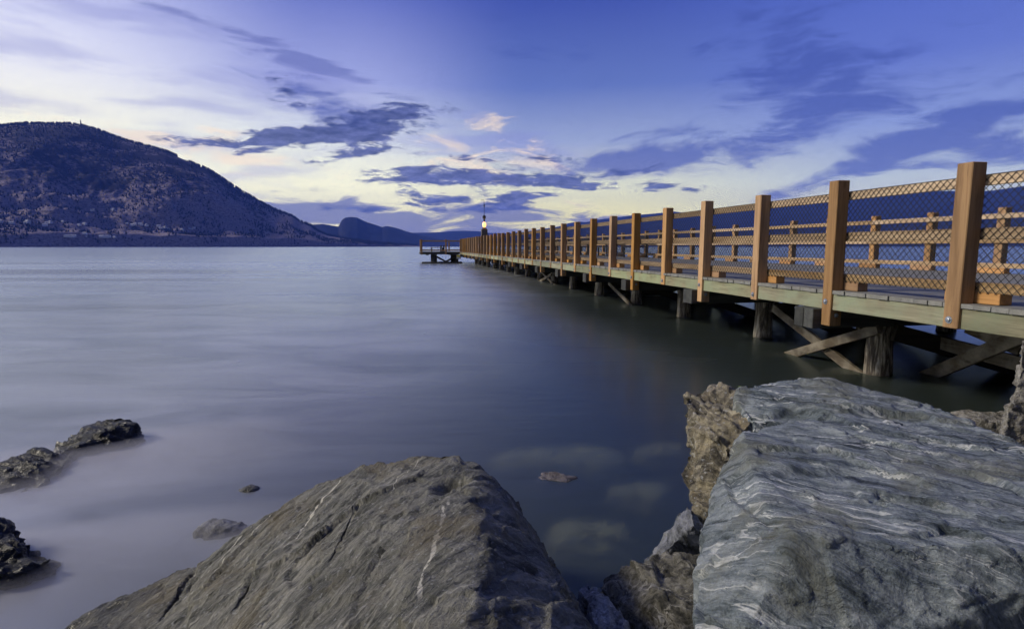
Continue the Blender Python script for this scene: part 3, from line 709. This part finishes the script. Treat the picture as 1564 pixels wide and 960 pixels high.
# rocks out in the water
M_r8 = rock_mat('wet_dark_rock', ((.008, .010, .014), (.022, .027, .036), (.075, .085, .11)), (-.5, .5, .7), stretch=2.5, fscale=5, veinamt=.1, warpamt=.2, bumpd=.035, wetline=.45)
def wr(pts, z=-.5):
    c = sum(pts, Vector()) / len(pts)
    return pts + [dn(p + (p - c) * .25, z) for p in pts]
rock('rock', [wr([P(64, 704, y=3.75), P(84, 693, y=3.92), P(104, 680, y=4.12), P(120, 667, y=4.3), P(112, 676, y=4.35), P(132, 655, y=4.4), P(150, 640, y=4.42), P(178, 632, y=4.42), P(203, 634, y=4.4), P(216, 652, y=4.3), P(218, 668, y=4.25), P(205, 676, y=4.15), P(160, 684, y=4.1), P(178, 640, y=4.25)])],
     M_r8, 'dark wet rock with a humped crest in the misty water, farthest from the shore', voxel=.014, amp=.028, lam=.02, seed=9, chips=.05, bigf=3.5)
rock('rock', [wr([P(-60, 705, y=3.5), P(0, 706, y=3.6), P(28, 702, y=3.7), P(62, 701, y=3.62), P(95, 695, y=3.72), P(120, 682, y=3.98), P(100, 705, y=3.65), P(66, 742, y=3.4), P(20, 755, y=3.3), P(-60, 760, y=3.2), P(10, 715, y=3.5)])],
     M_r8, 'long low dark rock running to the left edge, just nearer than the humped one', voxel=.014, amp=.04, lam=.02, seed=10, chips=.05, bigf=3.5)
rock('rock', [wr([P(-120, 770, y=2.6), P(-5, 786, y=2.65), P(15, 793, y=2.7), P(45, 813, y=2.62), P(86, 838, y=2.55), P(84, 852, y=2.45), P(40, 872, y=2.35), P(-10, 884, y=2.3), P(-120, 890, y=2.2), P(20, 830, y=2.45)])],
     M_r8, 'black rough rock at the left edge, nearest of the rocks in the water', voxel=.012, amp=.03, lam=.02, seed=11, chips=.05, bigf=5)
M_r9 = rock_mat('submerged_stone', ((.05, .05, .05), (.13, .13, .13), (.26, .26, .27)), (0, .2, 1), stretch=2, fscale=5, veinamt=.1, warpamt=.1, bumpd=.02, wetline=.0)
def flat_stone(px, py, rx, ry, h, zt, label, seed, m=M_r9, group=None):
    c = P(px, py, zt); pts = []
    rr = random.Random(seed)
    for k in range(10):
        a = 2 * math.pi * k / 10; f = rr.uniform(.8, 1.1)
        pts.append(Vector((c.x + rx * f * math.cos(a), c.y + ry * f * math.sin(a), zt - h * rr.uniform(.3, .8))))
        pts.append(Vector((c.x + rx * .65 * f * math.cos(a), c.y + ry * .65 * f * math.sin(a), zt + rr.uniform(-.015, .01))))
        pts.append(Vector((c.x + rx * 1.1 * f * math.cos(a), c.y + ry * 1.1 * f * math.sin(a), zt - h * 2.5)))
    o = rock('stone', [pts], m, label, 'stone', voxel=.014, amp=.012 if zt > -.05 else .035, lam=.005, seed=seed, chips=.02, bigf=5 if zt > -.05 else 3.5, facet=1. if zt > -.05 else 1.2)
    if group: o['group'] = group
    return o
flat_stone(340, 800, .16, .09, .08, .032, 'small wet stone just breaking the water left of the olive boulder', 21)
flat_stone(376, 746, .10, .06, .05, .008, 'smallest stone at the surface, a little beyond the wet stone left of the olive boulder', 22)
flat_stone(850, 727, .20, .085, .05, .010, 'flat pinkish slab awash in the water between the two large boulders', 23, rock_mat('pink_slab', ((.08, .07, .08), (.14, .125, .14), (.21, .19, .21)), (0, .2, 1), veinamt=.1, wetline=-.2))
M_r10 = rock_mat('olive_submerged_stone', ((.42, .40, .20), (.60, .57, .30), (.72, .69, .40)), (0, .2, 1), stretch=2, fscale=5, veinamt=.0, warpamt=.1, bumpd=.02, wetline=-3.)
for i, (px, py, rx, ry, zt, lab) in enumerate(((860, 700, .50, .24, -.15, 'pale olive stone under the water behind the pinkish slab'), (905, 815, .27, .19, -.13, 'pale olive stone under the water nearest the brown rock'), (975, 752, .24, .14, -.15, 'pale olive stone under the water between the slab and the tan rock'), (1005, 690, .22, .12, -.16, 'pale olive stone under the water left of the tan rock, farthest out'))):
    flat_stone(px, py, rx, ry, .06, zt, lab, 30 + i, M_r10)

# little plants on the rock
M_leaf = simple('young_leaf', (.16, .24, .05), .6)
def sprout(loc, lab, h, n):
    r_ = empty('sprout', loc); props(r_, lab, 'plant')
    mb = MB(); mb.bar((0, 0, -.01), (.002, 0, h), .0015, .0015, (1, 0, 0)); link('stem', mb.mesh('stem'), M_leaf, r_)
    for k in range(n):
        a = k * 2.4; b0 = Vector((0, 0, h * (.5 + .5 * k / n))); e = b0 + Vector((math.cos(a), math.sin(a), .5)) * .009
        link('leaf', MB().bar(b0, e, .006, .002).mesh('leaf'), M_leaf, r_)
def on_rock(p):
    best = -9
    for o in C.objects:
        if o.name.startswith(('boulder', 'rock')) and o.type == 'MESH':
            a_ = np.empty(len(o.data.vertices) * 3, 'f'); o.data.vertices.foreach_get('co', a_); a_ = a_.reshape(-1, 3) + np.array(o.location)
            k_ = np.hypot(a_[:, 0] - p.x, a_[:, 1] - p.y) < .012
            if k_.any(): best = max(best, a_[k_, 2].max())
    return Vector((p.x, p.y, best - .002 if best > 0 else p.z))
sprout(on_rock(P(1130, 590, .79)), 'tiny sprig growing where the tan rock meets the huge boulder', .02, 5)
sprout(on_rock(P(1268, 576, .85)), 'tiny yellow-green tuft on the crest of the huge boulder', .012, 8)

# ------------------------------------------------------------------ ground, water
def ground():
    # one sheet: lakebed and the rubble shore under the lens; reaches past every hill
    xs = sorted(set([-30000, -12000, -5000, -1500, -400, -120, -40, -20] + [x * .5 for x in range(-30, 61)] + [40, 60, 120, 400, 1500, 5000, 12000, 30000]))
    ys = sorted(set([-30000, -12000, -4000, -1000, -300, -80, -30, -15] + [y * .5 for y in range(-20, 61)] + [40, 80, 200, 600, 2000, 8000, 30000]))
    v = []; f = []
    for y in ys:
        for x in xs:
            d = y - .35 * max(0, x) * .6 + .25
            z = max(-4., .10 - .34 * max(d, -12)) if d > -12 else 4.
            if abs(x) < 40 and abs(y) < 40: z += noise.fractal(Vector((x, y, 3)) * .8, .8, 2, 4) * .14
            z = min(z, 5)
            if d > 0: z = min(z, -.30 - .12 * d)
            v.append((x, y, max(z, -4.)))
    nx = len(xs)
    for j in range(len(ys) - 1):
        for i in range(nx - 1): f.append((j * nx + i, j * nx + i + 1, (j + 1) * nx + i + 1, (j + 1) * nx + i))
    me = bpy.data.meshes.new('ground'); me.from_pydata(v, [], f); me.polygons.foreach_set('use_smooth', [True] * len(f))
    m, b = mat('gravel_bed'); o = b.co()
    n = b.noise(o, 6, 6, .7); vo = b.n('ShaderNodeTexVoronoi'); b.put(vo.inputs['Vector'], o); vo.inputs['Scale'].default_value = 14
    c = b.ramp(n, [(.3, (.09, .09, .05)), (.5, (.20, .19, .11)), (.7, (.32, .30, .18))])
    p = b.principled(Base_Color=c, Roughness=.8, Normal=b.bump(E(b, vo.outputs['Distance']) + n, .8, .05)); b.out(p.outputs[0])
    props(link('ground', me, m), kind='structure')
ground()
def water():
    mb = MB(); S = 16000
    mb.box(-S, S, -S, S, -5.0, 0)
    me = mb.mesh('water')
    m, b = mat('lake_water')
    pos = E(b, b.n('ShaderNodeNewGeometry').outputs['Position']); x, y, z = b.sep(pos)
    fl = b.xyz(x, y, 0.)
    dist = b.m('SQRT', x * x + y * y)
    n1 = b.noise(b.map(fl, rot=(0, 0, R(12)), sc=(.5, 1.6, 1)), .8, 5, .55, .5)
    n2 = b.noise(b.map(fl, rot=(0, 0, R(-8)), sc=(.03, .16, 1)), 1., 4, .5, .3)
    n3 = b.noise(b.map(fl, rot=(0, 0, R(15)), sc=(1.2, 5, 1)), 1.6, 4, .6, .6)
    bmp = b.bump((n1 * .7 + n3 * .35) * b.sm(dist, 45, 5), .16, .06)
    # suspended foam of the surf, denser towards the open shore on the left
    side = b.sm(x - y * .10, .6, -3.2)
    n4 = b.noise(b.map(fl, rot=(0, 0, R(28)), sc=(.5, 1., 1)), .9, 4, .55, .8)
    foam = (b.lin(n1, .32, .68, .75, 1.) * b.lin(n4, .34, .62, .35, 1.1) * side)
    milk = b.mix(side, (.11, .15, .135), (.46, .47, .53))
    gl = b.n('ShaderNodeBsdfGlossy'); gl.inputs['Roughness'].default_value = .24; gl.inputs[0].default_value = (.90, .99, 1, 1); b.put(gl.inputs['Normal'], bmp)
    b.put(gl.inputs['Roughness'], b.lin(n2, .35, .65, 0., .09) * b.sm(dist, 160, 30) + .21)
    df = b.n('ShaderNodeBsdfDiffuse'); b.put(df.inputs[0], milk)
    tr = b.n('ShaderNodeBsdfRefraction'); tr.inputs[0].default_value = (1, 1, .92, 1); tr.inputs['Roughness'].default_value = .75; tr.inputs['IOR'].default_value = 1.12
    mx = b.n('ShaderNodeMixShader'); b.put(mx.inputs[0], b.lin(foam, 0, 1, .20, .72)); b.nt.links.new(tr.outputs[0], mx.inputs[1]); b.nt.links.new(df.outputs[0], mx.inputs[2])
    fr = b.n('ShaderNodeFresnel'); fr.inputs[0].default_value = 1.36; b.put(fr.inputs['Normal'], bmp)
    mx2 = b.n('ShaderNodeMixShader'); b.put(mx2.inputs[0], (E(b, fr.outputs[0]) * .9 + .01).sat()); b.nt.links.new(mx.outputs[0], mx2.inputs[1]); b.nt.links.new(gl.outputs[0], mx2.inputs[2])
    va = b.n('ShaderNodeVolumeAbsorption'); va.inputs[0].default_value = (.50, .56, .36, 1); va.inputs[1].default_value = .55
    b.out(mx2.outputs[0], va.outputs[0])
    m.use_transparent_shadow = True if hasattr(m, 'use_transparent_shadow') else None
    props(link('water', me, m), kind='structure')
water()

# ------------------------------------------------------------------ hills
def interp(pts, x):
    if x <= pts[0][0]: return pts[0][1]
    for (a, ya), (c_, yc) in zip(pts, pts[1:]):
        if x <= c_: return ya + (yc - ya) * (x - a) / (c_ - a)
    return pts[-1][1]
def hill_mat(name, forest, grass, lo=.46, hi=.56, sc=.004, band=True):
    m, b = mat(name); o = E(b, b.n('ShaderNodeNewGeometry').outputs['Position']); z = b.sep(o)[2]
    v = b.map(o, sc=(1, 1, 1.6))
    n = b.noise(v, sc, 9, .66, .4); n2 = b.noise(v, sc * 9, 5, .65)
    k = n * .6 + n2 * .4
    if band: k = k + b.lin(z, 0, 420, .12, -.06)
    f = b.sm(k, lo, hi)
    c = b.mix(f, forest, grass)
    c = b.mix(b.lin(b.noise(v, sc * 22, 4, .7), .45, .6) * .6, c, forest)
    p = b.principled(Base_Color=c, Roughness=.9); p.inputs['Specular IOR Level'].default_value = .1
    b.out(p.outputs[0]); return m
def make_hill(name, sil, shore, ridge, back, m, nx=260, nt=70, x0=None, x1=None, prof=None, amp=.03, label=None):
    x0 = sil[0][0] if x0 is None else x0; x1 = sil[-1][0] if x1 is None else x1
    v = []; f = []; rows = nt + 12
    grid = {}
    for i in range(nx + 1):
        px = x0 + (x1 - x0) * i / nx
        py = interp(sil, px)
        r = ray(px, py); hx = math.hypot(r.x, r.y); az = (r.x / hx, r.y / hx); te = r.z / hx
        s, rd = interp(shore, px), interp(ridge, px)
        H = te * rd + HC
        for j in range(rows + 1):
            if j <= nt:
                t = j / nt; d = s + (rd - s) * t; p_ = prof(t, px) if prof else t ** .9
                z = H * p_
                xx, yy = az[0] * d, az[1] * d
                nz = noise.fractal(Vector((xx, yy, 0)) * .0022, .7, 2.1, 6) * H * amp * 4 * math.sin(math.pi * min(1, t * 1.0)) 
                z = max(z + nz * (1 - t), -3 if t == 0 else .6)
                # keep the seen crest the crest
                z = min(z, te * d * (1 - .004 * (1 - t)) + HC) if t < 1 else z
            else:
                t = (j - nt) / (rows - nt); d = rd + (back) * t; z = H * (1 - t) ** 1.3 - 3 * t
            if j == 0: z = -3
            v.append((az[0] * d, az[1] * d, z))
    w_ = rows + 1
    for i in range(nx):
        for j in range(rows): f.append((i * w_ + j, (i + 1) * w_ + j, (i + 1) * w_ + j + 1, i * w_ + j + 1))
    me = bpy.data.meshes.new(name); me.from_pydata(v, [], f); me.polygons.foreach_set('use_smooth', [True] * len(f)); me.validate()
    o = link(name, me, m); props(o, kind='structure')
    return o, v, w_, nt, nx
silL = [(-700, 250), (-400, 215), (-150, 197), (0, 193.5), (35, 190), (102, 190), (123, 192.5), (150, 199.5), (172, 208.5), (199, 217), (228, 225), (252, 231), (279, 243), (317, 259), (338, 272), (360, 287), (387, 303), (410, 316), (423, 322), (446, 330.5), (457, 338), (474, 345), (487, 354), (501, 360), (529, 365), (561, 369.5), (600, 373.5), (640, 375.5)]
shL = [(-700, 2300), (0, 2500), (300, 2750), (500, 3300), (640, 4200)]
rdL = [(-700, 4300), (0, 4300), (120, 4250), (300, 3900), (450, 3800), (550, 3900), (640, 4500)]
def profL(t, px):
    k = interp([(0, .10), (300, .16), (420, .30), (520, .6), (600, .8)], px)   # bench above the shore bluff
    if t < .03: return k * .6 * t / .03
    if t < .22: return k * (.6 + .4 * (t - .03) / .19)
    u = (t - .22) / .78
    return k + (1 - k) * (1 - (1 - u) ** 1.35)
M_h1 = hill_mat('wooded_hillside', (.022, .020, .032), (.27, .22, .25), .43, .55, .0045)
hL, vL, wL, ntL, nxL = make_hill('hill', silL, shL, rdL, 2500, M_h1, 460, 150, prof=profL, amp=.05)
M_h2 = hill_mat('far_wooded_hills', (.012, .014, .018), (.04, .04, .042), .5, .62, .003, False)
sil2 = [(440, 344), (476, 343), (492, 342), (508, 344.5), (517, 346), (522, 336), (527, 332.5), (535, 331.2), (545, 332), (553, 336), (561, 339.5), (573, 343), (584, 347), (588, 345.5), (593, 345.2), (607, 348.5), (620, 353), (640, 358.5), (670, 365), (700, 371), (740, 375)]
make_hill('hill', sil2, [(440, 5200), (740, 6200)], [(440, 6000), (740, 6900)], 1500, M_h2, 200, 30)
sil3 = [(560, 357), (628, 355.5), (672, 354.5), (685, 353), (708, 352.2), (731, 353), (745, 355.5), (775, 356), (800, 354), (826, 350), (853, 346), (868, 341), (878, 339), (884, 338), (893, 339.5), (903, 337.5), (912, 335.5), (925, 334), (945, 332), (960, 329.5), (981, 327.5), (1000, 326), (1015, 324.5), (1031, 323), (1045, 325), (1058, 330.5), (1070, 329), (1088, 322), (1110, 318), (1140, 313), (1180, 309), (1294, 298), (1400, 292), (1465, 291.5), (1490, 292), (1515, 291), (1564, 284), (1700, 268), (1900, 262), (2300, 290), (2800, 340)]
M_h3 = hill_mat('distant_mountain', (.012, .014, .022), (.03, .032, .045), .5, .65, .0016, False)
make_hill('mountain', sil3, [(560, 8200), (800, 8000), (1564, 6200), (2800, 4500)], [(560, 9800), (1564, 9000), (2800, 7500)], 2500, M_h3, 400, 40)
# woods on the near hillside: one far-off mass
def forest():
    rr = random.Random(3); mbv = []; mbf = []
    cnt = 0
    while cnt < 15000:
        i = rr.uniform(0, nxL - 1.01); j = rr.uniform(1, ntL) if rr.random() < .75 else rr.uniform(ntL - 3, ntL + .5)
        i0, j0 = int(i), int(j); p = Vector(vL[i0 * wL + j0]); q = Vector(vL[(i0 + 1) * wL + min(j0 + 1, wL - 1)])
        u = rr.random(); c_ = Vector((p.x + (q.x - p.x) * rr.random(), p.y + (q.y - p.y) * rr.random(), 0)); 
        a, b_ = i - i0, j - j0
        A = Vector(vL[i0 * wL + j0]); B = Vector(vL[(i0 + 1) * wL + j0]); Cc = Vector(vL[i0 * wL + j0 + 1]); D = Vector(vL[(i0 + 1) * wL + j0 + 1])
        c_ = (A * (1 - a) + B * a) * (1 - b_) + (Cc * (1 - a) + D * a) * b_
        k = noise.fractal(c_ * .0038, .6, 2.1, 5) + (.12 if j > ntL - 5 else 0) + (c_.z - 90) * .0007
        if k < -.02 + rr.uniform(-.10, .10): continue
        cnt += 1
        h = rr.uniform(8, 20 if j > ntL - 4 else 15); r_ = h * rr.uniform(.2, .32); n = len(mbv); a0 = rr.random() * 6
        mbv.append((c_.x, c_.y, c_.z + h))
        for s in range(5): mbv.append((c_.x + r_ * math.cos(a0 + s * 1.2566), c_.y + r_ * math.sin(a0 + s * 1.2566), c_.z + h * .08))
        for s in range(5): mbf.append((n, n + 1 + s, n + 1 + (s + 1) % 5))
    me = bpy.data.meshes.new('forest'); me.from_pydata(mbv, [], mbf)
    m, b = mat('conifer_foliage'); c_ = b.mix(b.lin(b.noise(b.co(), .03, 3, .6), .35, .65), (.010, .012, .018), (.034, .036, .044))
    p = b.principled(Base_Color=c_, Roughness=.9); p.inputs['Specular IOR Level'].default_value = .05; b.out(p.outputs[0])
    props(link('forest', me, m), kind='stuff')
forest()
# houses on the bench above the lake
M_hw = simple('pale_house_wall', (.62, .62, .66), .8); M_hr = simple('house_roof', (.34, .34, .40), .7)
hw = MB().box(-7, 7, -5, 5, -3, 4.2).mesh('wall'); 
hr = MB(); hr.v = [(-7.8, -5.8, 4.25), (7.8, -5.8, 4.25), (7.8, 5.8, 4.25), (-7.8, 5.8, 4.25), (-7.8, 0, 7.4), (7.8, 0, 7.4)]; hr.f = [(0, 1, 5, 4), (2, 3, 4, 5), (0, 4, 3), (1, 2, 5), (0, 3, 2, 1)]; hr = hr.mesh('roof')
def ground_at(px, py):
    # nearest grid point of the left hill whose picture place is px,py
    best = None
    for k in range(0, len(vL)):
        pass
    return best
vLn = np.array(vL); _c, _s = math.cos(PITCH), math.sin(PITCH)
_d = vLn[:, 1] * _c - (vLn[:, 2] - HC) * _s; _u = vLn[:, 1] * _s + (vLn[:, 2] - HC) * _c
_px = 782 + F * vLn[:, 0] / _d; _py = 480 - F * _u / _d
rr = random.Random(11)
hs = [(rr.gauss(cx, sx), rr.gauss(cy, sy)) for cx, cy, sx, sy, n in ((60, 341, 14, 2.2, 6), (105, 343, 10, 2, 5), (120, 362, 12, 2.4, 9), (158, 363, 9, 2, 6), (195, 344, 14, 2, 6), (240, 347, 16, 2, 6), (290, 349, 14, 1.6, 6), (4, 338, 6, 2, 3), (140, 319, 30, 2, 3)) for _ in range(n)]
first = None
for (hx, hy) in hs:
    k = int(np.argmin((_px - hx) ** 2 + (_py - hy) ** 2)); p = vLn[k]
    sc_ = rr.uniform(.7, 1.2)
    if first is None:
        first = r_ = empty('house'); link('wall', hw, M_hw, r_); link('roof', hr, M_hr, r_)
    else:
        r_ = first.copy(); C.objects.link(r_)
        for ch in first.children: c_ = ch.copy(); C.objects.link(c_); c_.parent = r_
    r_.location = (p[0] + rr.uniform(-8, 8), p[1] - rr.uniform(0, 10), p[2] + 1.5); r_.rotation_euler = (0, 0, rr.uniform(-.6, .6)); r_.scale = (sc_, sc_, sc_)
    props(r_, 'tiny pale house among trees low on the dark hill across the lake', 'house', 'houses on the far hillside')
# mast on the summit
pm = P(123.5, 192.5, y=4250 * math.cos(math.atan((123.5 - 782) / F)))
ms = empty('radio_mast', (pm.x, pm.y, pm.z - 4)); props(ms, 'thin radio mast on the summit of the dark hill across the lake', 'mast')
mb = MB(); mb.bar((0, 0, 0), (0, 0, 38), 3.2, 3.2, (1, 0, 0)); link('pole', mb.mesh('pole'), M_black, ms)
link('drum', MB().lathe([(2.8, 24), (2.8, 32)], 10).mesh('drum'), M_black, ms)

# ------------------------------------------------------------------ surf mist of the long exposure
def mist():
    m, b = mat('surf_mist'); v = b.n('ShaderNodeVolumePrincipled'); v.inputs['Color'].default_value = (.90, .90, .98, 1); v.inputs['Density'].default_value = 2.2
    b.out(None, v.outputs[0])
    for i, (cx, cy, rx, ry, hh, rot) in enumerate(((-2.95, 3.72, 1.9, .75, .075, 24), (-2.2, 2.55, 1.3, .6, .07, 12), (-1.15, 2.75, .55, .4, .05, 10))):
        mb = MB(); prof = []
        n = 40; mb.v.append((0, 0, hh))
        rr_ = random.Random(i); ph = [rr_.uniform(0, 6) for _ in range(4)]
        rings = 12
        for r_ in range(1, rings + 1):
            t = r_ / rings; z = hh * (1 - t * t) ** 1.5 + .004
            for k in range(n):
                a_ = 2 * math.pi * k / n; f_ = 1 + .12 * math.sin(2 * a_ + ph[0]) + .10 * math.sin(3 * a_ + ph[1]) + .05 * math.sin(5 * a_ + ph[2])
                mb.v.append((t * rx * f_ * math.cos(a_), t * ry * f_ * math.sin(a_), z))
        for k in range(n): mb.f.append((0, 1 + k, 1 + (k + 1) % n))
        for r_ in range(rings - 1):
            for k in range(n):
                p_, q_ = 1 + r_ * n + k, 1 + r_ * n + (k + 1) % n; mb.f.append((p_, p_ + n, q_ + n, q_))
        c0 = len(mb.v); mb.v.append((0, 0, .003))
        for k in range(n): mb.v.append((mb.v[1 + (rings - 1) * n + k][0], mb.v[1 + (rings - 1) * n + k][1], .003))
        for k in range(n):
            mb.f.append((c0, c0 + 1 + (k + 1) % n, c0 + 1 + k)); q_ = 1 + (rings - 1) * n
            mb.f.append((q_ + k, c0 + 1 + k, c0 + 1 + (k + 1) % n, q_ + (k + 1) % n))
        o = link('mist', mb.mesh('mist'), m, None, (cx, cy, 0)); o.rotation_euler = (0, 0, R(rot)); props(o, kind='stuff')
mist()

# ------------------------------------------------------------------ air
def haze():
    mb = MB(); mb.box(-15500, 15500, -3000, 13500, -6.5, 1150)
    m, b = mat('evening_air')
    v = b.n('ShaderNodeVolumePrincipled'); v.inputs['Color'].default_value = (.12, .25, 1., 1); v.inputs['Density'].default_value = 5.5e-5
    v.inputs['Anisotropy'].default_value = 0.
    b.out(None, v.outputs[0]); 
    props(link('haze', mb.mesh('haze'), m), kind='stuff')
haze()
